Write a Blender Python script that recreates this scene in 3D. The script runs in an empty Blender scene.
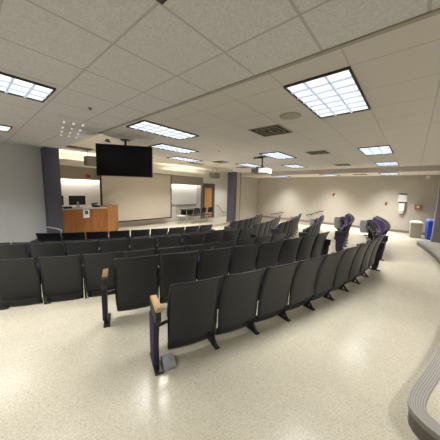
import bpy, bmesh, math, random
from mathutils import Vector, Matrix
random.seed(4)
PI = math.pi
SC = bpy.context.scene
COL = SC.collection
ZC = 1.643                       # eye height above the upper tier
CX, CY = -14.9, 6.3              # centre that the seating arcs share
CEIL, SOFFIT = 2.743, 2.545
TIER = {'A': 0.0, 'B': -0.17, 'C': -0.34}
STAGE = -0.207
PLAT = 0.143

# ------------------------------------------------------------------ materials
def new_mat(name):
    m = bpy.data.materials.new(name); m.use_nodes = True
    nt = m.node_tree
    return m, nt, nt.nodes['Principled BSDF']

def srgb(r, g, b):
    f = lambda c: (c/255/12.92) if c/255 <= .04045 else ((c/255+.055)/1.055)**2.4
    return (f(r), f(g), f(b), 1)

def mat(name, col, rough=.6, metal=0., spec=.5, noise=0., scale=30., bump=0., emit=None):
    m, nt, p = new_mat(name)
    p.inputs['Roughness'].default_value = rough
    p.inputs['Metallic'].default_value = metal
    p.inputs['Specular IOR Level'].default_value = spec
    p.inputs['Base Color'].default_value = col
    if noise or bump:
        tc = nt.nodes.new('ShaderNodeTexCoord')
        n = nt.nodes.new('ShaderNodeTexNoise'); n.inputs['Scale'].default_value = scale
        n.inputs['Detail'].default_value = 4
        nt.links.new(tc.outputs['Object'], n.inputs['Vector'])
        if noise:
            r = nt.nodes.new('ShaderNodeMapRange')
            r.inputs['From Min'].default_value = .3; r.inputs['From Max'].default_value = .7
            r.inputs['To Min'].default_value = 1-noise; r.inputs['To Max'].default_value = 1+noise
            nt.links.new(n.outputs['Fac'], r.inputs['Value'])
            mx = nt.nodes.new('ShaderNodeVectorMath'); mx.operation = 'SCALE'
            mx.inputs[0].default_value = col[:3]
            nt.links.new(r.outputs[0], mx.inputs['Scale'])
            nt.links.new(mx.outputs[0], p.inputs['Base Color'])
        if bump:
            b = nt.nodes.new('ShaderNodeBump'); b.inputs['Strength'].default_value = bump
            b.inputs['Distance'].default_value = .01
            nt.links.new(n.outputs['Fac'], b.inputs['Height'])
            nt.links.new(b.outputs[0], p.inputs['Normal'])
    if emit:
        p.inputs['Emission Color'].default_value = emit[0]
        p.inputs['Emission Strength'].default_value = emit[1]
    return m

def wood_mat(name, c1, c2, axis='Z', scale=6., rough=.45):
    m, nt, p = new_mat(name)
    tc = nt.nodes.new('ShaderNodeTexCoord'); mp = nt.nodes.new('ShaderNodeMapping')
    s = [scale*4]*3; s['XYZ'.index(axis)] = scale*.35
    mp.inputs['Scale'].default_value = s
    n = nt.nodes.new('ShaderNodeTexNoise'); n.inputs['Scale'].default_value = 1.5
    n.inputs['Detail'].default_value = 5; n.inputs['Distortion'].default_value = .6
    cr = nt.nodes.new('ShaderNodeValToRGB')
    cr.color_ramp.elements[0].position = .3; cr.color_ramp.elements[0].color = c1
    cr.color_ramp.elements[1].position = .7; cr.color_ramp.elements[1].color = c2
    nt.links.new(tc.outputs['Object'], mp.inputs[0]); nt.links.new(mp.outputs[0], n.inputs['Vector'])
    nt.links.new(n.outputs['Fac'], cr.inputs[0]); nt.links.new(cr.outputs[0], p.inputs['Base Color'])
    p.inputs['Roughness'].default_value = rough
    return m

def ceiling_mat(name, base, line, ox, oy, tile=.61, lw=.022, speck=.10, scale=70.):
    m, nt, p = new_mat(name)
    N, L = nt.nodes, nt.links
    geo = N.new('ShaderNodeNewGeometry')
    sep = N.new('ShaderNodeSeparateXYZ'); L.new(geo.outputs['Position'], sep.inputs[0])
    def axis(out, off):
        a = N.new('ShaderNodeMath'); a.operation = 'SUBTRACT'; L.new(out, a.inputs[0]); a.inputs[1].default_value = off
        b = N.new('ShaderNodeMath'); b.operation = 'PINGPONG'; L.new(a.outputs[0], b.inputs[0]); b.inputs[1].default_value = tile/2
        c = N.new('ShaderNodeMath'); c.operation = 'LESS_THAN'; L.new(b.outputs[0], c.inputs[0]); c.inputs[1].default_value = lw/2
        return c.outputs[0]
    mx = N.new('ShaderNodeMath'); mx.operation = 'MAXIMUM'
    L.new(axis(sep.outputs['X'], ox), mx.inputs[0]); L.new(axis(sep.outputs['Y'], oy), mx.inputs[1])
    n = N.new('ShaderNodeTexNoise'); n.inputs['Scale'].default_value = scale; n.inputs['Detail'].default_value = 3
    L.new(geo.outputs['Position'], n.inputs['Vector'])
    r = N.new('ShaderNodeMapRange'); L.new(n.outputs['Fac'], r.inputs['Value'])
    r.inputs['From Min'].default_value = .35; r.inputs['From Max'].default_value = .65
    r.inputs['To Min'].default_value = 1-speck; r.inputs['To Max'].default_value = 1+speck
    v = N.new('ShaderNodeVectorMath'); v.operation = 'SCALE'; v.inputs[0].default_value = base[:3]
    L.new(r.outputs[0], v.inputs['Scale'])
    mix = N.new('ShaderNodeMix'); mix.data_type = 'RGBA'
    L.new(mx.outputs[0], mix.inputs['Factor']); L.new(v.outputs[0], mix.inputs['A']); mix.inputs['B'].default_value = line
    L.new(mix.outputs['Result'], p.inputs['Base Color'])
    p.inputs['Roughness'].default_value = .9; p.inputs['Specular IOR Level'].default_value = .2
    b = N.new('ShaderNodeBump'); b.inputs['Strength'].default_value = .25; b.inputs['Distance'].default_value = .004
    L.new(n.outputs['Fac'], b.inputs['Height']); L.new(b.outputs[0], p.inputs['Normal'])
    return m

def terrazzo_mat(name, base):
    m, nt, p = new_mat(name)
    N, L = nt.nodes, nt.links
    geo = N.new('ShaderNodeNewGeometry')
    v = N.new('ShaderNodeTexVoronoi'); v.inputs['Scale'].default_value = 150
    L.new(geo.outputs['Position'], v.inputs['Vector'])
    cr = N.new('ShaderNodeValToRGB'); e = cr.color_ramp.elements
    e[0].position = 0; e[0].color = (base[0]*.76, base[1]*.75, base[2]*.71, 1)
    e[1].position = 1; e[1].color = (min(1, base[0]*1.08), min(1, base[1]*1.08), min(1, base[2]*1.09), 1)
    k = cr.color_ramp.elements.new(.25); k.color = (base[0]*.9, base[1]*.9, base[2]*.88, 1)
    k = cr.color_ramp.elements.new(.7); k.color = base
    bw = N.new('ShaderNodeSeparateColor'); L.new(v.outputs['Color'], bw.inputs[0]); L.new(bw.outputs[0], cr.inputs[0])
    n = N.new('ShaderNodeTexNoise'); n.inputs['Scale'].default_value = 1.1; n.inputs['Detail'].default_value = 5
    L.new(geo.outputs['Position'], n.inputs['Vector'])
    r = N.new('ShaderNodeMapRange'); L.new(n.outputs['Fac'], r.inputs['Value'])
    r.inputs['From Min'].default_value = .3; r.inputs['From Max'].default_value = .7
    r.inputs['To Min'].default_value = .90; r.inputs['To Max'].default_value = 1.06
    s = N.new('ShaderNodeVectorMath'); s.operation = 'SCALE'; L.new(cr.outputs[0], s.inputs[0]); L.new(r.outputs[0], s.inputs['Scale'])
    L.new(s.outputs[0], p.inputs['Base Color'])
    r2 = N.new('ShaderNodeMapRange'); L.new(n.outputs['Fac'], r2.inputs['Value'])
    r2.inputs['To Min'].default_value = .17; r2.inputs['To Max'].default_value = .25
    L.new(r2.outputs[0], p.inputs['Roughness'])
    return m

def ribbed_mat(name, c1, c2, freq):
    """rubber stair nosing: fine ribs that follow the arc (by radius)"""
    m, nt, p = new_mat(name)
    N, L = nt.nodes, nt.links
    tc = N.new('ShaderNodeTexCoord')
    sep = N.new('ShaderNodeSeparateXYZ'); L.new(tc.outputs['UV'], sep.inputs[0])
    a = N.new('ShaderNodeMath'); a.operation = 'MULTIPLY'; L.new(sep.outputs['X'], a.inputs[0]); a.inputs[1].default_value = freq*2*PI
    s = N.new('ShaderNodeMath'); s.operation = 'SINE'; L.new(a.outputs[0], s.inputs[0])
    r = N.new('ShaderNodeMapRange'); L.new(s.outputs[0], r.inputs['Value']); r.inputs['From Min'].default_value = -1
    mix = N.new('ShaderNodeMix'); mix.data_type = 'RGBA'
    L.new(r.outputs[0], mix.inputs['Factor']); mix.inputs['A'].default_value = c1; mix.inputs['B'].default_value = c2
    L.new(mix.outputs['Result'], p.inputs['Base Color']); p.inputs['Roughness'].default_value = .45
    return m

M = {}
M['ceil_near'] = ceiling_mat('coarse ceiling tile', srgb(212, 212, 213), srgb(186, 184, 182), -2.487, .861, lw=.020, speck=.08, scale=60)
M['ceil_far'] = ceiling_mat('fine ceiling tile', srgb(212, 208, 202), srgb(190, 185, 178), -1.145, 2.29, lw=.014, speck=.05, scale=90)
M['soffit'] = ceiling_mat('soffit tile', srgb(236, 230, 220), srgb(205, 198, 188), -1.155, 11.0, lw=.014, speck=.05, scale=90)
M['drywall'] = mat('cream painted drywall', srgb(226, 220, 206), .8, noise=.02, scale=4)
M['wall_far'] = mat('warm beige wall paint', srgb(180, 173, 161), .75, noise=.02, scale=3, bump=.05)
M['wall_left'] = mat('cool light grey wall paint', srgb(214, 217, 220), .75, noise=.02, scale=3)
M['wall_stage'] = mat('off white stage wall paint', srgb(222, 217, 206), .75, noise=.02, scale=3)
M['column'] = mat('slate violet column paint', srgb(84, 84, 99), .6, noise=.03, scale=6)
M['column_r'] = mat('grey violet wall paint', srgb(128, 124, 136), .6, noise=.03, scale=6)
M['floor'] = terrazzo_mat('beige terrazzo', srgb(204, 197, 178))
M['stage'] = mat('pale stage vinyl', srgb(196, 188, 170), .35, noise=.04, scale=5)
M['base'] = mat('grey vinyl baseboard', srgb(120, 113, 104), .6, noise=.04)
M['nosing'] = ribbed_mat('grey ribbed nosing', srgb(132, 129, 123), srgb(170, 166, 158), 7)
M['riser'] = mat('dark grey rubber riser', srgb(112, 107, 98), .55, noise=.06, scale=20)
M['trim'] = mat('ceiling seam metal', srgb(165, 158, 148), .6, noise=.02)
M['shell'] = mat('charcoal moulded plastic', srgb(38, 42, 47), .42, spec=.45, noise=.08, scale=25, bump=.04)
M['purple'] = mat('purple upholstery', srgb(58, 43, 76), .85, noise=.18, scale=90, bump=.2)
M['iron'] = mat('black painted steel', srgb(34, 34, 36), .4, spec=.5, noise=.05)
M['armblack'] = mat('black plastic armrest', srgb(40, 40, 42), .3, noise=.05)
M['armwood'] = wood_mat('blond oak', srgb(190, 150, 98), srgb(222, 186, 132), 'Y', 8, .4)
M['armwood_shade'] = wood_mat('blond oak in shade', srgb(112, 84, 56), srgb(140, 108, 72), 'Y', 8, .4)  # armrest oak darkened, the shade on it is put into the colour
M['greyplastic'] = mat('light grey plastic', srgb(158, 158, 160), .5, noise=.06, scale=15)
M['oak'] = wood_mat('orange oak veneer', srgb(134, 82, 34), srgb(164, 106, 50), 'Z', 3, .4)
M['oakdark'] = mat('oak edge band', srgb(120, 74, 34), .5, noise=.05)
M['doorwood'] = wood_mat('honey birch', srgb(196, 140, 76), srgb(222, 166, 96), 'Z', 3, .4)
M['doorframe'] = mat('dark grey door frame', srgb(96, 92, 88), .5, noise=.03)
M['laminate'] = mat('grey laminate top', srgb(176, 174, 172), .4, noise=.03)
M['black'] = mat('matt black plastic', srgb(22, 22, 24), .45, noise=.05)
M['screen_tv'] = mat('dark glossy display glass', srgb(12, 13, 17), .22, spec=.25, noise=.02)
M['screen'] = mat('grey projection fabric', srgb(186, 176, 160), .85, noise=.01, scale=3)
M['board'] = mat('white enamel board', srgb(238, 238, 236), .3, noise=.01, scale=3)
M['alu'] = mat('brushed aluminium', srgb(186, 186, 184), .35, metal=.8, noise=.05)
M['valance'] = mat('taupe valance', srgb(150, 141, 128), .7, noise=.03)
M['white'] = mat('white plastic', srgb(235, 234, 230), .45, noise=.02)
M['paper'] = mat('white paper', srgb(240, 240, 238), .8, noise=.01)
M['bluebin'] = mat('blue bin plastic', srgb(34, 70, 190), .4, noise=.06, scale=10)
M['binlid'] = mat('light blue bin lid', srgb(120, 150, 222), .4, noise=.04)
M['trash'] = mat('taupe steel bin', srgb(150, 143, 126), .5, noise=.05)
M['trashlid'] = mat('cream bin lid', srgb(214, 208, 194), .5, noise=.03)
M['dark'] = mat('dark void', srgb(26, 25, 24), .8, noise=.05)
M['grille'] = mat('bronze grey grille', srgb(128, 120, 106), .5, noise=.05)
M['red'] = mat('red alarm plastic', srgb(122, 58, 46), .4, noise=.05)
M['brown'] = mat('brown enamel', srgb(150, 108, 70), .5, noise=.05)
M['speaker'] = mat('grey speaker cloth', srgb(134, 126, 114), .8, noise=.1, scale=60)
M['disc'] = mat('perforated speaker disc', srgb(176, 168, 156), .8, noise=.12, scale=200)
M['lens'] = mat('glowing troffer lens', srgb(220, 224, 230), .5, noise=.02, emit=(srgb(238, 243, 252), 1.28))
M['louvre'] = mat('white louvre blade', srgb(206, 214, 228), .5, noise=.02, emit=(srgb(182, 195, 218), .62))
M['tube'] = mat('lit strip lamp', srgb(240, 240, 235), .5, noise=.01, emit=((1, .97, .9, 1), 21))
M['cove'] = mat('added fill strip', srgb(240, 240, 235), .5, noise=.01, emit=((1, .96, .88, 1), 14))  # for the added strips that brighten the stage recess ceiling
M['troffer_edge'] = mat('dark troffer frame', srgb(58, 54, 50), .6, noise=.05)
M['pale_slot'] = mat('emissive white slot', srgb(232, 230, 224), .4, noise=.02, emit=((1, .97, .9, 1), .7))
M['tan'] = mat('tan seat plastic', srgb(205, 200, 190), .5, noise=.04)
M['projlens'] = mat('projector front white', srgb(244, 244, 242), .4, noise=.01)

# ------------------------------------------------------------------ mesh helpers
def box(bm, x0, x1, y0, y1, z0, z1, bev=0., mx=None):
    vs = [bm.verts.new((x, y, z)) for x in (x0, x1) for y in (y0, y1) for z in (z0, z1)]
    f = [(0,1,3,2), (4,6,7,5), (0,4,5,1), (2,3,7,6), (0,2,6,4), (1,5,7,3)]
    fs = [bm.faces.new([vs[i] for i in q]) for q in f]
    if bev:
        es = list({e for q in fs for e in q.edges})
        r = bmesh.ops.bevel(bm, geom=es, offset=bev, segments=2, affect='EDGES', profile=.6)
        vs = list({v for q in r['faces'] for v in q.verts} | {v for v in vs if v.is_valid})
    if mx is not None:
        bmesh.ops.transform(bm, matrix=mx, verts=[v for v in vs if v.is_valid])
    return vs

def tube(bm, pts, r, n=8, cap=True):
    pts = [Vector(p) for p in pts]; rings = []
    for i, p in enumerate(pts):
        d = (pts[min(i+1, len(pts)-1)] - pts[max(i-1, 0)]).normalized()
        a = d.cross(Vector((0, 0, 1)))
        if a.length < 1e-3: a = d.cross(Vector((1, 0, 0)))
        a.normalize(); b = d.cross(a).normalized()
        rr = r[i] if isinstance(r, (list, tuple)) else r
        rings.append([bm.verts.new(p + a*rr*math.cos(2*PI*k/n) + b*rr*math.sin(2*PI*k/n)) for k in range(n)])
    for A, B in zip(rings, rings[1:]):
        for k in range(n):
            bm.faces.new((A[k], A[(k+1) % n], B[(k+1) % n], B[k]))
    if cap:
        bm.faces.new(rings[0][::-1]); bm.faces.new(rings[-1])

def lathe(bm, prof, n=20, c=(0, 0, 0)):
    rings = [[bm.verts.new((c[0]+r*math.cos(2*PI*k/n), c[1]+r*math.sin(2*PI*k/n), c[2]+z)) for k in range(n)] for r, z in prof]
    for A, B in zip(rings, rings[1:]):
        for k in range(n):
            bm.faces.new((A[k], A[(k+1) % n], B[(k+1) % n], B[k]))
    bm.faces.new(rings[0][::-1]); bm.faces.new(rings[-1])

def prism(bm, poly, z0, z1):
    lo = [bm.verts.new((x, y, z0)) for x, y in poly]; hi = [bm.verts.new((x, y, z1)) for x, y in poly]
    n = len(poly)
    bm.faces.new(lo[::-1]); bm.faces.new(hi)
    for k in range(n):
        bm.faces.new((lo[k], lo[(k+1) % n], hi[(k+1) % n], hi[k]))

def side_prism(bm, poly, x0, x1):
    """poly in (y, z), extruded along x"""
    a = [bm.verts.new((x0, y, z)) for y, z in poly]; b = [bm.verts.new((x1, y, z)) for y, z in poly]
    n = len(poly)
    bm.faces.new(a); bm.faces.new(b[::-1])
    for k in range(n):
        bm.faces.new((a[k], b[k], b[(k+1) % n], a[(k+1) % n]))

def make(name, bm, m, parent=None, smooth=False, loc=None, bev=0.):
    bmesh.ops.recalc_face_normals(bm, faces=bm.faces[:])
    me = bpy.data.meshes.new(name); bm.to_mesh(me); bm.free()
    ms = m if isinstance(m, (list, tuple)) else [m]
    for q in ms: me.materials.append(q)
    if smooth:
        for p in me.polygons: p.use_smooth = True
    o = bpy.data.objects.new(name, me); COL.objects.link(o)
    if parent: o.parent = parent
    if loc: o.location = loc
    if bev:
        b = o.modifiers.new('bevel', 'BEVEL'); b.width = bev; b.segments = 2; b.limit_method = 'ANGLE'
    return o

def one(name, fn, m, parent=None, **k):
    bm = bmesh.new(); fn(bm); return make(name, bm, m, parent, **k)

def boxo(name, d, m, parent=None, bev=0., **k):
    return one(name, lambda bm: box(bm, *d, bev=bev), m, parent, **k)

def tag(o, label, cat, group=None):
    o['label'] = label; o['category'] = cat
    if group: o['group'] = group
    return o

def thing(name, label, cat, loc=(0, 0, 0), rz=0., group=None):
    o = bpy.data.objects.new(name, None); COL.objects.link(o)
    o.empty_display_size = .1
    o.location = loc; o.rotation_euler = (0, 0, rz)
    return tag(o, label, cat, group)

def struct(o, label=None):
    o['kind'] = 'structure'
    if label: o['label'] = label
    return o

def dup(root, loc, rz, label, group=None):
    r = root.copy(); COL.objects.link(r); r.location = loc; r.rotation_euler = (0, 0, rz)
    r['label'] = label
    if group: r['group'] = group
    for ch in list(root.children):
        c = ch.copy(); COL.objects.link(c); c.parent = r
        for g in ch.children:
            d = g.copy(); COL.objects.link(d); d.parent = c
    return r

def polar(R, deg, z=0.):
    a = math.radians(deg)
    return Vector((CX + R*math.cos(a), CY + R*math.sin(a), z))

def arc(R, y0, y1, n=40):
    a0 = math.asin((y0-CY)/R); a1 = math.asin((y1-CY)/R)
    return [(CX + R*math.cos(a0+(a1-a0)*i/n), CY + R*math.sin(a0+(a1-a0)*i/n)) for i in range(n+1)]

# ------------------------------------------------------------------ setting
XF, YF = -8.4, 12.9             # front wall plane, far wall plane
XB, YB, XR = -10.4, -3.6, 3.6   # stage back wall, wall behind the viewer, right wall
def floor_fn(bm):
    prism(bm, [(-8.45, YB), (-8.45, YF)] + [(p[0]-.02, p[1]) for p in arc(10.66, YB, YF)][::-1], -.6, TIER['C'])
    a1, a2 = arc(10.66, YB, YF), arc(12.52, YB, YF)
    prism(bm, a1 + a2[::-1], -.6, TIER['B'])
    prism(bm, a2 + [(XR, YF), (XR, YB)], -.6, TIER['A'])
struct(one('floor', floor_fn, M['floor']))
struct(one('stage_floor', lambda bm: prism(bm, [(-8.15, 1.6), (-8.15, YF), (XB, YF), (XB, 1.6)], -.6, STAGE), M['stage']))
# raised platform at the back, with a ribbed nosing along its rounded edge
edge = arc(15.6, 2.60, 9.95, 36)
edge = [(1.8, 1.12), (.9, 1.55), (.45, 1.77), (.287, 1.852), (.218, 1.887), (.163, 1.936), (.136, 1.99), (.129, 2.057), (.137, 2.143), (.164, 2.265), (.209, 2.426)] + edge + [(.24, 10.08), (.5, 10.2), (1.2, 10.5)]
def offs(poly, d):
    out = []
    for i, p in enumerate(poly):
        a = Vector(poly[max(i-1, 0)]); b = Vector(poly[min(i+1, len(poly)-1)])
        t = (b-a).normalized(); out.append((p[0]+t.y*d, p[1]-t.x*d))
    return out
inner = offs(edge, .10)
struct(one('platform_floor', lambda bm: prism(bm, inner + [(XR, 10.5), (XR, 1.0)], .0, PLAT), M['floor']))
def nosing(bm):
    uv = bm.loops.layers.uv.new('UVMap')
    A = [bm.verts.new((x, y, PLAT+.004)) for x, y in edge]; B = [bm.verts.new((x, y, PLAT+.004)) for x, y in inner]
    A2 = [bm.verts.new((x, y, PLAT-.035)) for x, y in edge]
    for i in range(len(edge)-1):
        for q, us in (((A[i], A[i+1], B[i+1], B[i]), (0, 0, 1, 1)), ((A2[i], A2[i+1], A[i+1], A[i]), (-.4, -.4, 0, 0))):
            f = bm.faces.new(q)
            for l, u in zip(f.loops, us): l[uv].uv = (u, 0)
struct(one('trim_1', nosing, M['nosing']), 'grey ribbed rubber nosing round the edge of the raised platform')
def riser(bm):
    e = offs(edge, .012); e2 = offs(edge, .075)
    n = len(e)
    A = [bm.verts.new((x, y, 0)) for x, y in e]; B = [bm.verts.new((x, y, PLAT-.03)) for x, y in e]
    for i in range(n-1): bm.faces.new((A[i], A[i+1], B[i+1], B[i]))
struct(one('trim_2', riser, M['riser']), 'dark rubber riser under the platform nosing')

# ceilings
rec = [(-7.9, 10.5), (-6.9, 8.4), (-6.85, 6.2), (-6.75, 4.7), (-6.2, 3.7), (-5.0, 1.99)]
struct(one('ceiling', lambda bm: prism(bm, [(XR, 1.95), (XR, 11.0), (-7.9, 11.0)] + rec + [(-5.0, 1.95)], CEIL, CEIL+.03), M['ceil_far']))
struct(one('ceiling_rear', lambda bm: prism(bm, [(XR, YB), (XR, 1.95), (-5.0, 1.95), (-5.0, 1.99), (XF, 2.02), (XF, YB)], CEIL, CEIL+.03), M['ceil_near']))
struct(one('ceiling_soffit', lambda bm: box(bm, -7.9, XR, 11.0, YF, SOFFIT, CEIL+.05), M['soffit']))
def recess(bm):
    p = [(XF, 2.02)] + rec[::-1] + [(-7.9, YF), (XB, YF), (XB, 1.8), (XF, 1.8)]
    prism(bm, p, CEIL+.22, CEIL+.25)
    q = [(XF, 2.02)] + rec[::-1]
    lo = [bm.verts.new((x, y, CEIL+.0)) for x, y in q]; hi = [bm.verts.new((x, y, CEIL+.22)) for x, y in q]
    for i in range(len(q)-1): bm.faces.new((lo[i], lo[i+1], hi[i+1], hi[i]))
struct(one('ceiling_stage', recess, M['drywall']))
struct(one('trim_3', lambda bm: (box(bm, -5.0, XR, 1.925, 1.95, CEIL-.012, CEIL+.004), box(bm, -5.0, XR, 1.956, 1.975, CEIL-.006, CEIL+.004)), M['trim']), 'double metal seam where the two ceiling tile patterns meet')

# walls
struct(boxo('wall_far', (-8.1, XR, YF, YF+.12, -.6, CEIL+.3), M['wall_far']))
struct(boxo('wall_front', (XF-.1, XF, YB, 1.9, -.6, CEIL+.3), M['wall_left']))
struct(boxo('wall_front_right', (-8.0, -7.88, 11.0, YF, -.6, SOFFIT), M['wall_far']))
struct(boxo('wall_stage_back', (XB-.1, XB, 1.7, YF+.1, -.6, CEIL+.3), M['wall_stage']))
struct(boxo('wall_stage_side', (XB, XF, 1.7, 1.82, -.6, CEIL+.3), M['wall_stage']))
struct(boxo('wall_rear', (XF-.1, XR, YB-.1, YB, -.6, CEIL+.1), M['wall_far']))
struct(boxo('wall_right', (XR, XR+.1, YB, YF+.1, -.6, CEIL+.1), M['wall_far']))
struct(boxo('column_left', (-8.42, -8.05, 1.63, 1.99, -.5, CEIL), M['column']))
struct(boxo('column_centre', (-8.4, -7.9, 10.38, 10.62, -.5, CEIL), M['column']))
struct(boxo('column_right', (.62, 1.5, 10.2, 10.75, PLAT, CEIL), M['column_r']))
struct(boxo('baseboard_far', (-7.9, XR, YF-.018, YF, TIER['A'], .10), M['base']))
struct(boxo('baseboard_right', (.605, .62, 10.185, 10.75, PLAT, PLAT+.09), M['base']))
struct(boxo('baseboard_column', (-8.42, -7.88, 10.36, 10.62, STAGE, STAGE+.1), M['base']))
struct(boxo('wall_return', (-8.0, -7.93, 10.62, 11.0, -.6, CEIL), M['wall_far']))
# lighting valance across the stage back wall, with the beam in front of it
struct(boxo('trim_4', (-10.12, -10.02, 1.82, 9.95, 1.95, 2.42), M['valance']), 'taupe lighting valance above the whiteboards')
struct(boxo('trim_5', (-10.02, -9.7, 1.82, 9.95, 2.42, 2.62), M['drywall']), 'cream beam over the lighting valance')
tube_o = boxo('wall_strip_lamp', (XB+.0, -10.2, 1.95, 4.1, 2.12, 2.17), M['tube'])
tag(tube_o, 'lit strip lamp behind the valance above the whiteboard with the desk', 'lamp', 'whiteboard strip lamps')
t2 = boxo('wall_strip_lamp', (XB+.0, -10.2, 7.2, 9.85, 2.12, 2.17), M['tube'])
tag(t2, 'lit strip lamp behind the valance above the whiteboard by the door', 'lamp', 'whiteboard strip lamps')

for (x0, x1, y0, y1), lab in (((-8.2, -5.3, 2.035, 2.06), 'added fill strip hidden behind the stage recess rim by the slate column'), ((-7.05, -7.02, 4.9, 8.1), 'added fill strip hidden behind the stage recess rim in front of the screen')):  # unseen strips added to brighten the recess ceiling, no known fixture
    tag(boxo('ceiling_added_strip', (x0, x1, y0, y1, CEIL+.075, CEIL+.10), M['cove']), lab, 'lamp', 'added fill strips')
# door
d = bpy.data.objects.new('door_1', None); COL.objects.link(d); struct(d, 'honey wood door in a dark grey frame beside the whiteboard')
d.location = (XB, 10.75, STAGE)
def dframe(bm):
    box(bm, 0, .09, -.62, -.48, 0, 2.3); box(bm, 0, .09, .48, .62, 0, 2.3); box(bm, 0, .09, -.48, .48, 2.12, 2.3)
one('door_frame', dframe, M['doorframe'], d)
sl = boxo('door_slab', (0, .045, -.48, .48, .01, 2.12), M['doorframe'], d)
boxo('wood_face', (.045, .055, -.30, .36, .12, 2.02), M['doorwood'], sl)
one('door_handle', lambda bm: tube(bm, [(.05, -.40, 1.0), (.10, -.40, 1.0), (.10, -.30, 1.0)], .011), M['alu'], d)

# ------------------------------------------------------------------ seating
W = .53
def shell_bm(w0, zs, ys, ws, thick, curve, nx=10):
    bm = bmesh.new(); g = []
    for z, y, w in zip(zs, ys, ws):
        row = []
        for i in range(nx+1):
            u = -1 + 2*i/nx
            row.append(bm.verts.new((u*w/2*w0, y - curve*(1-u*u), z)))
        g.append(row)
    g2 = [[bm.verts.new(v.co + Vector((0, thick, 0))) for v in row] for row in g]
    n, m = len(g), nx+1
    for i in range(n-1):
        for j in range(m-1):
            bm.faces.new((g[i][j], g[i+1][j], g[i+1][j+1], g[i][j+1]))
            bm.faces.new((g2[i][j], g2[i][j+1], g2[i+1][j+1], g2[i+1][j]))
    for i in range(n-1):
        bm.faces.new((g[i][0], g2[i][0], g2[i+1][0], g[i+1][0])); bm.faces.new((g[i][-1], g[i+1][-1], g2[i+1][-1], g2[i][-1]))
    for j in range(m-1):
        bm.faces.new((g[0][j], g[0][j+1], g2[0][j+1], g2[0][j])); bm.faces.new((g[-1][j], g2[-1][j], g2[-1][j+1], g[-1][j+1]))
    return bm

MESH = {}
def cached(key, builder, m, smooth=False, bev=0.):
    """a part object whose mesh is shared with every other chair"""
    if key not in MESH:
        o = make(key, builder(), m, smooth=smooth); MESH[key] = o.data
        bpy.data.objects.remove(o)
    return MESH[key]

def part(name, me, parent, bev=0., loc=None):
    o = bpy.data.objects.new(name, me); COL.objects.link(o); o.parent = parent
    if loc: o.location = loc
    if bev:
        b = o.modifiers.new('bevel', 'BEVEL'); b.width = bev; b.segments = 2; b.limit_method = 'ANGLE'
    return o

def bmof(fn):
    bm = bmesh.new(); fn(bm); return bm

def back_builder():
    return shell_bm(1, [.070, .080, .110, .155, .188, .202, .215, .24, .34, .46, .60, .74, .80, .826, .838],
                    [.150, .118, .098, .084, .072, .050, .042, .043, .036, .022, -.004, -.046, -.072, -.085, -.090],
                    [.42, .455, .472, .478, .482, .486, .489, .493, .500, .505, .508, .511, .511, .508, .490], .018, .024)
def cushion_builder():
    return shell_bm(1, [.36, .38, .44, .56, .68, .74, .77, .785],
                    [.085, .078, .062, .032, -.004, -.026, -.038, -.044],
                    [.40, .43, .445, .455, .455, .45, .43, .40], .05, .022)
def seat_builder():
    bm = shell_bm(1, [0, .016, .06, .16, .26, .305, .328, .336], [.0, -.012, -.016, -.018, -.018, -.014, -.004, .01],
                  [.38, .43, .445, .445, .44, .43, .40, .36], .07, -.012)
    bmesh.ops.transform(bm, matrix=Matrix.Translation((0, .17, .35)) @ Matrix.Rotation(math.radians(17), 4, 'X'), verts=bm.verts[:])
    return bm
def pan_builder():
    bm = bmesh.new(); box(bm, -.19, .19, .0, .02, .03, .29, bev=.006)
    bmesh.ops.transform(bm, matrix=Matrix.Translation((0, .242, .35)) @ Matrix.Rotation(math.radians(17), 4, 'X'), verts=bm.verts[:])
    return bm
def arm_fn(bm): box(bm, -.022, .022, .035, .29, .60, .632, bev=.010)
def post_fn(bm): side_prism(bm, [(.12, .015), (.19, .015), (.22, .30), (.26, .60), (.05, .60), (.06, .30), (.08, .14)], -.0085, .0085)
def foot_fn(bm):
    box(bm, -.026, .026, .01, .26, 0, .016, bev=.004)
    side_prism(bm, [(.03, .016), (.06, .016), (.13, .09), (.13, .13)], -.0085, .0085)
# the standard at the open end of a row stands further out and carries an upholstered panel
def end_arm_fn(bm): box(bm, -.031, .031, -.085, .20, .605, .640, bev=.012)
def end_post_fn(bm): side_prism(bm, [(.0, .015), (.10, .015), (.12, .30), (.15, .605), (-.05, .605), (.01, .30)], -.012, .012)
def end_foot_fn(bm): box(bm, -.036, .036, -.06, .24, 0, .02, bev=.004)
def panel_fn(bm):
    side_prism(bm, [(-.01, .06), (.12, .06), (.15, .14), (.17, .40), (.18, .50), (-.05, .50), (-.045, .40), (-.02, .2)], -.016, .016)
def wide_fn(bm): side_prism(bm, [(.09, .10), (.38, .10), (.43, .35), (.43, .56), (.40, .62), (.12, .62)], -.014, .014)
def cap_fn(bm): side_prism(bm, [(.17, .47), (.20, .52), (.20, .605), (-.08, .605), (-.08, .53), (-.05, .47)], -.024, .024)

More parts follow.
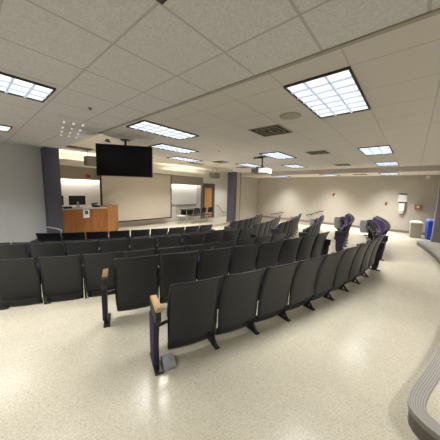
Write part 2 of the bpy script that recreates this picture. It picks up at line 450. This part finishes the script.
def make_chair(loc, rz, label, group, left_end=False, right_end=False, wood=False, cover=False, wide=False):
    t = thing('auditorium_chair', label, 'chair', loc, rz, group)
    part('backrest', cached('back', back_builder, M['shell'], True), t)
    part('back_cushion', cached('cushion', cushion_builder, M['purple'], True), t)
    st = part('seat', cached('seat', seat_builder, M['purple'], True), t)
    part('seat_pan', cached('pan', pan_builder, M['shell']), st)
    sides = [-1] + ([1] if right_end else [])
    for s in sides:
        end = (s < 0 and left_end) or (s > 0 and right_end)
        x = s*(W/2 + (.085 if end else 0))
        w = wood and s < 0
        if not end:
            part('armrest', cached('arm', lambda: bmof(arm_fn), M['armblack']), t, loc=(x, 0, 0))
            lg = part('leg', cached('post', lambda: bmof(post_fn), M['iron']), t, loc=(x, 0, 0))
            part('foot', cached('foot', lambda: bmof(foot_fn), M['iron']), lg)
        else:
            part('armrest', cached(('earmw' if cover else 'earmb') if w else 'earm', lambda: bmof(end_arm_fn), M[('armwood' if cover else 'armwood_shade') if w else 'armblack']), t, loc=(x, 0, 0))
            lg = part('leg', cached('epost', lambda: bmof(end_post_fn), M['iron']), t, loc=(x, 0, 0))
            part('foot', cached('efoot', lambda: bmof(end_foot_fn), M['iron']), lg)
            part('axle', cached('axle', lambda: bmof(lambda bm: tube(bm, [(0, .11, .36), (.125, .16, .36)], .016)), M['iron']), lg).scale = (-s, 1, 1)
            if s > 0 and wide:
                part('end_panel', cached('endw', lambda: bmof(wide_fn), M['greyplastic']), t, bev=.01, loc=(x+.028, 0, 0))['label'] = 'grey end panel'
                continue
            ep = part('end_panel', cached('endp', lambda: bmof(panel_fn), M['purple']), t, bev=.008, loc=(x+s*.028, 0, 0))
            part('bracket', cached('cap', lambda: bmof(cap_fn), M['iron']), ep, bev=.005, loc=(-s*.02, 0, 0))
    if cover:
        def cv(bm):
            side_prism(bm, [(-.05, 0), (.10, 0), (.10, .06), (.05, .075), (-.03, .06), (-.05, .03)], .0, .11)
        o = one('foot_cover', cv, M['greyplastic'], t, loc=(-W/2-.085+.045, .0, .0)); o['label'] = 'light grey foot cover'
    return t

ORD = ['first', 'second', 'third', 'fourth', 'fifth', 'sixth', 'seventh', 'eighth', 'ninth', 'tenth', 'eleventh', 'twelfth']
ROWN = ['row nearest the viewer', 'second row from the viewer', 'third row from the viewer', 'third row from the stage', 'second row from the stage', 'row nearest the stage']
ROWR = [14.3, 13.35, 12.36, 11.43, 10.47, 9.5]
ROWZ = ['A', 'A', 'B', 'B', 'C', 'C']
#         main section (start deg, count)       section past the centre aisle (start deg, count)
MAIN = [(-21.2, 9), (-22.9, 8), (-29.66, 10), (-31.95, 10), (-35.7, 11), (-32.85, 9)]
PAST = [(2.7, 7), (2.0, 8), (2.0, 8), (2.0, 8), (2.0, 8), (2.0, 8)]
protos = {}
for r in range(6):
    R, z = ROWR[r], TIER[ROWZ[r]]
    step = math.degrees(W/R)
    for sec, (a0, n) in (('main', MAIN[r]), ('past', PAST[r])):
        for k in range(n):
            a = a0 + step*(k+.5)
            rz = math.radians(a) + PI/2
            G = .16 if r == 0 else .22
            grow = G*(k+.5)/n if sec == 'main' else G
            if sec == 'main': rz -= math.atan(G/(n*W))
            p = polar(R+grow, a, z)
            first, last = k == 0, k == n-1
            le = first and (sec == 'past' or r in (0, 1, 5)); re = last
            if sec == 'main':
                lab = f'charcoal auditorium chair, {ORD[n-1-k]} before the centre aisle in the {ROWN[r]}'
                if r == 0 and first: lab = 'charcoal auditorium chair with blond wood armrest and grey foot cover'
                elif r == 1 and first: lab = 'charcoal auditorium chair with shade-darkened wooden armrest ending the second row from the viewer'
                elif r == 5 and first: lab = 'black auditorium chair at the end of the row nearest the stage, below the slate column'
                grp = f'chairs before the centre aisle, {ROWN[r]}'
            else:
                lab = f'purple upholstered auditorium chair, {ORD[k]} beyond the centre aisle in the {ROWN[r]}'
                grp = f'chairs beyond the centre aisle, {ROWN[r]}'
            wood = sec == 'main' and first and r in (0, 1)
            key = (le, re, wood, r == 0 and wood, sec == 'past' and re)
            if key not in protos:
                protos[key] = make_chair(p, rz, lab, grp, le, re, wood, r == 0 and wood, sec == 'past' and re)
            else:
                dup(protos[key], p, rz, lab, grp)

# ------------------------------------------------------------------ ceiling fittings
LAMPS = []
def troffer(x, y, z, label, power=None, rows=3, cols=7, spread=120):
    t = thing('ceiling_light', label, 'ceiling light', (x, y, z), 0, 'recessed ceiling troffers')
    a, b = .292, .598
    def fr(bm):
        for d in ((-a-.014, -a, -b-.014, b+.014), (a, a+.014, -b-.014, b+.014), (-a, a, -b-.014, -b), (-a, a, b, b+.014)):
            box(bm, d[0], d[1], d[2], d[3], -.022, .0)
    one('frame', fr, M['troffer_edge'], t)
    boxo('diffuser', (-a, a, -b, b, -.004, -.001), M['lens'], t)
    def lv(bm):
        for i in range(1, rows):
            xx = -a + 2*a*i/rows; box(bm, xx-.010, xx+.010, -b, b, -.022, -.005)
        for j in range(1, cols):
            yy = -b + 2*b*j/cols; box(bm, -a, a, yy-.011, yy+.011, -.021, -.005)
    one('louvre', lv, M['louvre'], t)
    li = bpy.data.lights.new('lamp', 'AREA'); li.shape = 'RECTANGLE'; li.size = .56; li.size_y = 1.16
    li.energy = power or 44; li.color = (1., .985, .965); li.spread = math.radians(spread)
    lo = bpy.data.objects.new('lamp', li); COL.objects.link(lo); lo.parent = t; lo.location = (0, 0, -.036)
    LAMPS.append((lo, li))
    return t
troffer(-.84, 2.90, CEIL, 'large lit ceiling light, the nearest and biggest one overhead')
troffer(-.82, 6.85, CEIL, 'lit ceiling light second along the line from the biggest light to the far wall')
troffer(-.81, 9.85, CEIL, 'lit ceiling light third along the line from the biggest light to the far wall')
troffer(-.86, 11.68, SOFFIT, 'lit light in the lowered soffit above the wall notices', 74, spread=104)
troffer(-3.5, .19, CEIL, 'lit ceiling light cut by the picture edge, over the aisle before the slate column')
troffer(-6.2, .13, CEIL, 'small lit ceiling light cut by the picture edge, near the grey front wall')
troffer(-3.72, 2.64, CEIL, 'long lit ceiling light just beyond and above the hanging television')
troffer(-5.05, 3.90, CEIL, 'lit ceiling light between the television and the stage recess')
troffer(-6.40, 5.42, CEIL, 'thin lit ceiling light at the rim of the stage recess')
troffer(-3.2, 6.35, CEIL, 'lit ceiling light just above the hanging projector')
troffer(-5.3, 8.0, CEIL, 'lit ceiling light past the projector on the stage side')
troffer(-3.85, 9.15, CEIL, 'lit ceiling light between the projector and the far wall')
troffer(-5.65, 11.68, SOFFIT, 'lit soffit light by the far corner, beyond the projector', 74, spread=104)
troffer(-3.15, 11.68, SOFFIT, 'lit soffit light halfway along the far wall', 74, spread=104)
for k, (x, y) in enumerate(((-7.35, 4.9), (-7.45, 6.3), (-7.6, 7.8), (-8.7, 12.0))):  # unseen troffers added above the rim to brighten the stage
    troffer(x, y, CEIL+.22, f'added unseen light up in the recess behind its rim, {ORD[k]} from the slate column', 60)
for x, y in ((-.84, -1.2), (2.0, 2.9), (2.0, 6.9), (-5.0, -2.2)):
    troffer(x, y, CEIL, 'lit ceiling light outside the picture, behind or beside the viewer')

def vent(x, y, z, w, l, label, rz=0.):
    t = thing('ceiling_vent', label, 'air vent', (x, y, z), rz, 'ceiling air vents')
    boxo('backing', (-w/2, w/2, -l/2, l/2, -.004, -.001), M['dark'], t)
    def fr(bm):
        for k, s in enumerate((1., .72, .46)):
            a, b = w/2*s, l/2*s; zz = -.012 + .002*k; q = .022
            for d in ((-a, -a+q, -b, b), (a-q, a, -b, b), (-a, a, -b, -b+q), (-a, a, b-q, b)): box(bm, *d, zz, -.004)
        box(bm, -.04, .04, -.04, .04, -.012, -.004)
    one('grille', fr, M['grille'], t)
vent(-2.08, 3.76, CEIL, .58, .58, 'square ceiling air vent between the biggest light and the projector')
vent(-2.08, 6.4, CEIL, .50, .50, 'dark ceiling air vent beyond the big square vent')
vent(-2.15, 9.5, CEIL, .5, .5, 'dark ceiling air vent next to the third light from the viewer')
vent(-1.9, 11.7, SOFFIT, .5, .4, 'dark air vent in the lowered soffit')
vent(-5.75, 6.6, CEIL, .5, .45, 'dark ceiling air vent at the stage side, before the door')
vent(-6.1, 8.6, CEIL, .5, .45, 'dark ceiling air vent near the centre column')
vent(-8.3, 7.8, CEIL+.22, .45, 1.0, 'long air vent in the stage ceiling in front of the door')
vent(-8.6, 4.9, CEIL+.22, .45, 1.0, 'long air vent in the stage ceiling behind the television')
vent(-8.8, 2.75, CEIL+.22, .45, .8, 'air vent in the stage ceiling above the desk')
# pale slotted return; the brightness of its slots is put in as emission
t = thing('slotted_ceiling_tile', 'ceiling tile with rows of small bright slots near the television', 'ceiling light', (-5.15, 1.5, CEIL), math.radians(-12))
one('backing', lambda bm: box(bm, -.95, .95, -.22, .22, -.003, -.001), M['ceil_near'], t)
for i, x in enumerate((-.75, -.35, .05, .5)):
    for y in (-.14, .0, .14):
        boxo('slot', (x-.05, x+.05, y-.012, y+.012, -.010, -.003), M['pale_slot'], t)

o = one('ceiling_speaker', lambda bm: lathe(bm, [(.12, -.001), (.15, -.001), (.15, -.008), (.12, -.012)], 28), M['disc'])
o.location = (-1.47, 3.2, CEIL); tag(o, 'round flat ceiling speaker beside the biggest light', 'speaker')
for (x, y), lab in (((-4.24, 4.81), 'small sprinkler head on the ceiling before the stage recess'), ((-3.56, 1.28), 'small sprinkler head on the ceiling near the light at the picture edge')):
    t = thing('ceiling_sprinkler', lab, 'sprinkler', (x, y, CEIL), 0, 'sprinkler heads')
    one('plate', lambda bm: lathe(bm, [(.03, -.001), (.03, -.006), (.012, -.008)], 14), M['grille'], t)
    one('nozzle', lambda bm: (tube(bm, [(0, 0, -.007), (0, 0, -.022)], .007), lathe(bm, [(.014, -.022), (.014, -.025), (.005, -.026)], 12)), M['iron'], t)
t = thing('ceiling_bracket', 'small dark square fitting at the top edge of the photo', 'ceiling fitting', (-1.21, .83, CEIL))
boxo('plate', (-.05, .05, -.05, .05, -.008, -.001), M['troffer_edge'], t, bev=.003)
one('stud', lambda bm: lathe(bm, [(.012, -.008), (.012, -.02), (.006, -.022)], 10), M['iron'], t)

# projector on its drop pole
t = thing('projector', 'white projector hanging from the ceiling on a black pole', 'projector', (-3.72, 6.30, CEIL), math.radians(8))
one('mount', lambda bm: (box(bm, -.10, .10, -.10, .10, -.02, -.001), tube(bm, [(0, 0, -.01), (0, 0, -.34)], .022), box(bm, -.14, .14, -.14, .14, -.37, -.34)), M['black'], t)
boxo('arm', (-.30, .0, -.03, .03, -.05, -.02), M['black'], t)
pb = boxo('body', (-.27, .23, -.22, .22, -.52, -.37), M['base'], t, bev=.015)
boxo('front_cover', (.232, .25, -.19, .19, -.51, -.38), M['projlens'], pb)
boxo('side_cover', (-.02, .235, -.235, -.222, -.515, -.375), M['projlens'], pb)
one('lens_ring', lambda bm: tube(bm, [(-.27, .08, -.44), (-.30, .08, -.44)], .05, 16), M['black'], pb)

# television on a drop pole
t = thing('hanging_television', 'large black television hanging from the ceiling in front of the stage', 'television', (-5.06, 2.51, 0), math.atan2(1.05, .81) - PI*0)
# local +x runs along the panel; local -y faces the seats
tvw, tvh, zc = .60, .350, 1.643+.61
sb = boxo('housing', (-tvw, tvw, -.03, .05, zc-tvh, zc+tvh), M['black'], t, bev=.008)
boxo('display', (-tvw+.015, tvw-.015, -.034, -.030, zc-tvh+.02, zc+tvh-.015), M['screen_tv'], t)
one('drop_pole', lambda bm: (tube(bm, [(0, .09, zc), (0, .09, CEIL-.01)], .025), box(bm, -.09, .09, .0, .18, CEIL-.02, CEIL-.002), box(bm, -.14, .14, .05, .09, zc-.2, zc+.2)), M['black'], t)
t = thing('ceiling_camera', 'small black camera on the ceiling above the television', 'camera', (-5.45, 2.30, CEIL), .4)
one('base', lambda bm: lathe(bm, [(.04, -.001), (.04, -.02), (.015, -.025)], 14), M['black'], t)
one('body', lambda bm: tube(bm, [(-.06, 0, -.03), (.06, 0, -.055)], .022, 10), M['black'], t)

# ------------------------------------------------------------------ stage
t = thing('lectern_desk', 'orange oak presenter desk with angled end on the stage', 'desk', (0, 0, STAGE))
DH = 1.10
front = [(-8.85, 2.0), (-8.85, 3.63), (-9.62, 4.40), (-9.82, 4.20), (-9.42, 3.60), (-9.42, 2.0)]
one('carcass', lambda bm: prism(bm, front, .06, DH-.04), M['oak'], t)
one('plinth', lambda bm: prism(bm, [(-8.90, 2.0), (-8.90, 3.61), (-9.62, 4.34), (-9.8, 4.2), (-9.42, 3.6), (-9.42, 2.0)], 0, .06), M['dark'], t)
one('desk_top', lambda bm: prism(bm, [(-8.82, 1.98), (-8.82, 3.60), (-9.42, 3.60), (-9.42, 1.98)], DH-.04, DH-.005), M['laminate'], t)
one('end_top', lambda bm: prism(bm, [(-8.84, 3.60), (-9.62, 4.42), (-9.84, 4.20), (-9.42, 3.60)], DH-.04, DH+.01), M['oak'], t)
one('panel_seam', lambda bm: [box(bm, -8.852, -8.846, y-.006, y+.006, .08, DH-.05) for y in (2.55, 3.08)] + [box(bm, -8.853, -8.846, 3.615, 3.635, .08, DH-.05)], M['oakdark'], t)
DT = STAGE+DH-.002
for (y, w, lab) in ((2.74, .27, 'black monitor seen from behind on the oak desk'), (2.10, .22, 'black monitor on the oak desk half hidden by the slate column')):
    t = thing('desk_monitor', lab, 'monitor', (-9.18, y, DT), .1)
    boxo('panel', (-.03, .01, -w, w, .10, .43), M['black'], t, bev=.006)
    one('stand', lambda bm: (side_prism(bm, [(-.05, .012), (.05, .012), (.03, .22), (-.03, .22)], .012, .03), box(bm, -.08, .10, -.10, .10, 0, .014, bev=.004)), M['greyplastic'] if w > .25 else M['black'], t)
t = thing('desk_phone', 'black desk telephone beside the monitor on the oak desk', 'telephone', (-9.15, 3.34, DT), .2)
one('base', lambda bm: side_prism(bm, [(-.11, 0), (.11, 0), (.11, .05), (-.11, .11)], -.10, .10), M['black'], t, bev=.006)
one('handset', lambda bm: tube(bm, [(-.08, -.13, .10), (-.08, -.11, .125), (-.08, .0, .13), (-.08, .10, .14)], [.028, .02, .02, .028], 10), M['black'], t)
t = thing('desk_console', 'low dark control box on the oak desk', 'control box', (-8.96, 2.36, DT))
boxo('body', (-.10, .10, -.12, .12, 0, .07), M['black'], t, bev=.006)
boxo('key_plate', (-.08, .08, -.10, .10, .07, .074), M['greyplastic'], t)
t = thing('paper_sheet', 'white paper with a dark picture hanging on the oak desk front', 'paper', (-8.849, 2.90, STAGE+.745))
boxo('sheet', (0, .003, -.10, .10, 0, .30), M['paper'], t)
boxo('picture', (.003, .004, -.05, .06, .13, .26), mat('dark printed picture', srgb(86, 88, 104), .8, noise=.3, scale=40), t)

t = thing('projection_screen', 'large pale grey projection screen pulled down behind the television', 'projection screen', (-9.85, 5.6, 0))
boxo('fabric', (0, .008, -1.74, 1.74, .16, 2.36), M['screen'], t)
one('border', lambda bm: (box(bm, -.002, .012, 1.74, 1.80, .13, 2.36), box(bm, -.002, .012, -1.82, -1.74, .13, 2.36), box(bm, -.004, .02, -1.82, 1.80, .105, .16)), M['black'], t)
boxo('case', (-.12, .10, -1.9, 1.9, 2.36, 2.48), M['valance'], t)

for (y0, y1, lab) in ((2.05, 3.98, 'brightly lit whiteboard behind the oak desk'), (7.2, 9.75, 'brightly lit whiteboard behind the table, beside the door')):
    t = thing('whiteboard', lab, 'whiteboard', (XB, (y0+y1)/2, 0), 0)
    h = (y1-y0)/2
    boxo('board', (.0, .03, -h, h, .78, 1.95), M['board'], t)
    one('frame', lambda bm: (box(bm, .0, .04, -h-.03, -h, .75, 1.98), box(bm, .0, .04, h, h+.03, .75, 1.98), box(bm, .0, .04, -h, h, 1.95, 1.98)), M['alu'], t)
    boxo('pen_tray', (.0, .09, -h, h, .73, .77), M['alu'], t)

# table and chairs in front of the second whiteboard
t = thing('stage_table', 'dark folding table standing under the second whiteboard', 'table', (-9.75, 8.95, STAGE))
boxo('tabletop', (-.30, .30, -.85, .85, .70, .735), M['black'], t, bev=.006)
one('modesty_panel', lambda bm: box(bm, -.27, -.25, -.78, .78, .38, .70), M['black'], t)
for x in (-.25, .25):
    for y in (-.78, .78):
        one('leg', lambda bm, x=x, y=y: tube(bm, [(x, y, 0), (x, y, .70)], .018), M['alu'], t)
def stack_chair(x, y, rz, label, sm, group):
    t = thing('stage_chair', label, 'chair', (x, y, STAGE), rz, group)
    boxo('seat', (-.22, .22, -.21, .21, .43, .46), sm, t, bev=.01)
    one('backrest', lambda bm: side_prism(bm, [(-.21, .58), (-.19, .58), (-.24, .88), (-.26, .88)], -.20, .20), sm, t, bev=.008)
    for s in (-1, 1):
        one('leg', lambda bm: tube(bm, [(s*.21, .21, 0), (s*.20, .16, .43)], .012), M['alu'], t)
        one('leg', lambda bm: tube(bm, [(s*.21, -.24, 0), (s*.20, -.17, .44), (s*.19, -.25, .88)], .012), M['alu'], t)
stack_chair(-9.45, 7.72, math.radians(-20), 'pale chair with chrome legs at the end of the dark stage table', M['tan'], 'chairs on the stage')
for k, y in enumerate((8.4, 8.95, 9.5)):
    stack_chair(-9.18, y, math.radians(90), f'dark chair with chrome legs at the stage table, {ORD[k]} from the pale chair', M['black'], 'chairs on the stage')

t = thing('hanging_loudspeaker', 'grey loudspeaker box hanging from the ceiling before the door', 'loudspeaker', (-8.9, 9.75, 2.36))
boxo('cabinet', (-.18, .18, -.28, .28, .0, .30), M['speaker'], t, bev=.01)
one('hanger', lambda bm: (tube(bm, [(0, -.2, .29), (0, -.2, CEIL+.21-2.36)], .008), tube(bm, [(0, .2, .29), (0, .2, CEIL+.21-2.36)], .008)), M['iron'], t)
t = thing('hanging_loudspeaker', 'grey loudspeaker box hanging above the desk beside the television', 'loudspeaker', (-8.9, 3.2, 2.40))
boxo('cabinet', (-.18, .18, -.22, .22, .0, .32), M['speaker'], t, bev=.01)
one('hanger', lambda bm: (tube(bm, [(0, -.15, .31), (0, -.15, CEIL+.21-2.40)], .008), tube(bm, [(0, .15, .31), (0, .15, CEIL+.21-2.40)], .008)), M['iron'], t)
t = thing('exit_alarm', 'small red alarm box on the valance above the desk', 'alarm', (-10.02, 3.42, 2.02))
boxo('box', (0, .05, -.07, .07, 0, .12), M['red'], t, bev=.006)
boxo('plate', (-.001, .008, -.09, .09, -.02, .14), M['brown'], t)

def rail(name, pts, label, r=.02, stubs=(), m='iron', cat='handrail', group=None, wall=None):
    t = thing(name, label, cat, (0, 0, 0), 0, group)
    one('rail_bar', lambda bm: tube(bm, pts, r), M[m], t)
    for a, b in stubs:
        one('bracket', lambda bm: tube(bm, [a, b], r*.6), M[m], t)
rail('wall_handrail', [(-10.28, 11.55, .66), (-10.28, 11.75, .62), (-10.28, 12.1, .18), (-10.28, 12.6, .06)], 'dark stepped handrail on the wall beside the honey door', .018,
     [((-10.40, 11.75, .55), (-10.28, 11.75, .61)), ((-10.40, 12.4, .05), (-10.28, 12.4, .10))])
for k, (x0, z0, x1, z1, lab) in enumerate(((-6.75, .26, -5.95, .44, 'black wall handrail low on the far wall near the corner'), (-4.55, .42, -3.65, .70, 'black wall handrail on the far wall behind the chairs, below the red alarm'))):
    pts = [(x0, YF-.03, z0-.05), (x0+.06, YF-.08, z0), (x0+.35, YF-.08, z0+.06), (x1-.4, YF-.08, z1-.12), (x1-.05, YF-.08, z1), (x1, YF-.03, z1-.04)]
    rail('wall_handrail', pts, lab, .022, [((x0+.3, YF-.0, z0-.02), (x0+.3, YF-.08, z0+.05)), ((x1-.3, YF-.0, z1-.16), (x1-.3, YF-.08, z1-.09))], group='handrails on the far wall')
t = thing('stage_railing', 'pale metal hand rail on posts beside the slate column', 'handrail', (-7.75, 1.7, TIER['C']))
one('rail_bar', lambda bm: tube(bm, [(0, -.18, .83), (0, .0, .77), (0, .16, .70)], .02), M['alu'], t)
one('post', lambda bm: tube(bm, [(0, .15, .0), (0, .15, .70)], .016), M['alu'], t)

# ------------------------------------------------------------------ far wall fittings
zw = lambda z: z + ZC
t = thing('fire_alarm', 'small red and cream fire alarm on the far wall', 'alarm', (-3.19, YF+.004, zw(-.05)))
boxo('plate', (-.10, .10, -.02, .0, -.10, .10), M['tan'], t)
boxo('horn', (-.06, .02, -.06, -.02, -.08, .09), M['red'], t, bev=.006)
boxo('strobe', (.02, .08, -.05, -.02, -.03, .08), M['brown'], t)
t = thing('light_switch', 'slim wall switch at the foot of a thin conduit', 'switch', (-.93, YF, zw(-.35)))
boxo('plate', (-.045, .045, -.025, 0, -.11, .06), M['brown'], t, bev=.004)
boxo('rocker', (-.02, .02, -.035, -.025, -.07, .01), M['iron'], t)
boxo('conduit', (-.012, .012, -.02, 0, .06, SOFFIT-zw(-.35)), M['wall_far'], t)
t = thing('wall_notice', 'white paper notice with a dark top bar on the far wall', 'notice', (-.36, YF, zw(-.11)))
boxo('sheet', (-.155, .155, -.012, 0, -.15, .17), M['paper'], t)
boxo('top_bar', (-.155, .155, -.03, 0, .17, .21), M['iron'], t)
t = thing('wall_dispenser', 'white wall dispenser with a dark side below the paper notice', 'dispenser', (-.33, YF, zw(-.49)))
boxo('cover', (-.12, .07, -.11, 0, -.19, .16), M['white'], t, bev=.015)
boxo('side_window', (.07, .11, -.10, 0, -.17, .16), M['base'], t)
boxo('top_bar', (-.15, .15, -.03, 0, .17, .21), M['iron'], t)
boxo('spout', (-.10, .05, -.09, -.01, -.30, -.20), M['tan'], t, bev=.01)
boxo('drip_tray', (-.09, .04, -.10, 0, -.345, -.305), M['base'], t)
t = thing('wall_thermostat', 'small brown box on the far wall above the bins', 'wall box', (.2, YF, zw(-.46)))
boxo('case', (-.12, .12, -.07, 0, -.10, .10), M['brown'], t, bev=.008)
boxo('face_plate', (-.05, .04, -.08, -.07, -.04, .06), M['tan'], t)
t = thing('dome_camera', 'white dome camera high on the far wall by the violet wall end', 'camera', (.38, YF+.004, zw(.80)))
one('base', lambda bm: box(bm, -.07, .07, -.06, 0, -.02, .06, bev=.008), M['white'], t)
one('dome', lambda bm: lathe(bm, [(.06, -.03), (.055, -.055), (.035, -.08), (.005, -.09)], 16, (0, -.07, .0)), M['white'], t, smooth=True)

# bins
t = thing('trash_can', 'square taupe trash can with cream lid by the far wall', 'trash can', (.20, 11.85, 0), .1)
def tap(bm, a, b, z0, z1):
    lo = [bm.verts.new((x*a, y*a, z0)) for x, y in ((-1, -1), (1, -1), (1, 1), (-1, 1))]
    hi = [bm.verts.new((x*b, y*b, z1)) for x, y in ((-1, -1), (1, -1), (1, 1), (-1, 1))]
    bm.faces.new(lo[::-1]); bm.faces.new(hi)
    for k in range(4): bm.faces.new((lo[k], lo[(k+1) % 4], hi[(k+1) % 4], hi[k]))
one('body', lambda bm: tap(bm, .165, .185, 0, .58), M['trash'], t, bev=.02)
one('lid', lambda bm: (tap(bm, .198, .198, .58, .62), tap(bm, .18, .13, .62, .67)), M['trashlid'], t, bev=.012)
t = thing('recycling_bin', 'slim blue recycling bin beside the taupe trash can', 'recycling bin', (.66, 11.8, 0), .1)
def slim(bm, ax, ay, bx, by, z0, z1):
    lo = [bm.verts.new((x*ax, y*ay, z0)) for x, y in ((-1, -1), (1, -1), (1, 1), (-1, 1))]
    hi = [bm.verts.new((x*bx, y*by, z1)) for x, y in ((-1, -1), (1, -1), (1, 1), (-1, 1))]
    bm.faces.new(lo[::-1]); bm.faces.new(hi)
    for k in range(4): bm.faces.new((lo[k], lo[(k+1) % 4], hi[(k+1) % 4], hi[k]))
one('body', lambda bm: slim(bm, .13, .22, .155, .27, 0, .70), M['bluebin'], t, bev=.015)
one('lid', lambda bm: (slim(bm, .165, .28, .165, .28, .70, .745), slim(bm, .15, .26, .11, .2, .745, .79)), M['binlid'], t, bev=.01)

# ------------------------------------------------------------------ world, camera
w = bpy.data.worlds.new('World'); SC.world = w; w.use_nodes = True
w.node_tree.nodes['Background'].inputs[0].default_value = (.5, .5, .52, 1)
w.node_tree.nodes['Background'].inputs[1].default_value = .0

cam = bpy.data.cameras.new('Camera'); co = bpy.data.objects.new('Camera', cam); COL.objects.link(co)
yaw, pitch, roll, f = math.radians(40.667), math.radians(7.490), math.radians(1.612), 222.5
F = Vector((-math.sin(yaw), math.cos(yaw), 0)); Rr = Vector((math.cos(yaw), math.sin(yaw), 0)); U = Vector((0, 0, 1))
fw = F*math.cos(pitch) - U*math.sin(pitch); up = U*math.cos(pitch) + F*math.sin(pitch)
rt2 = Rr*math.cos(roll) + up*math.sin(roll); up2 = -Rr*math.sin(roll) + up*math.cos(roll)
mw = Matrix((rt2, up2, -fw)).transposed().to_4x4(); mw.translation = (0, 0, ZC)
co.matrix_world = mw
cam.sensor_width = 36; cam.sensor_fit = 'HORIZONTAL'; cam.lens = f/440*36; cam.clip_start = .02
SC.camera = co
SC.view_settings.view_transform = 'Standard'; SC.view_settings.look = 'None'
SC.view_settings.gamma = 1; SC.view_settings.use_curve_mapping = False
SC.view_settings.exposure = -0.28
SC.cycles.use_denoising = True
SC.cycles.max_bounces = 10; SC.cycles.diffuse_bounces = 6
SC.cycles.sample_clamp_indirect = 6
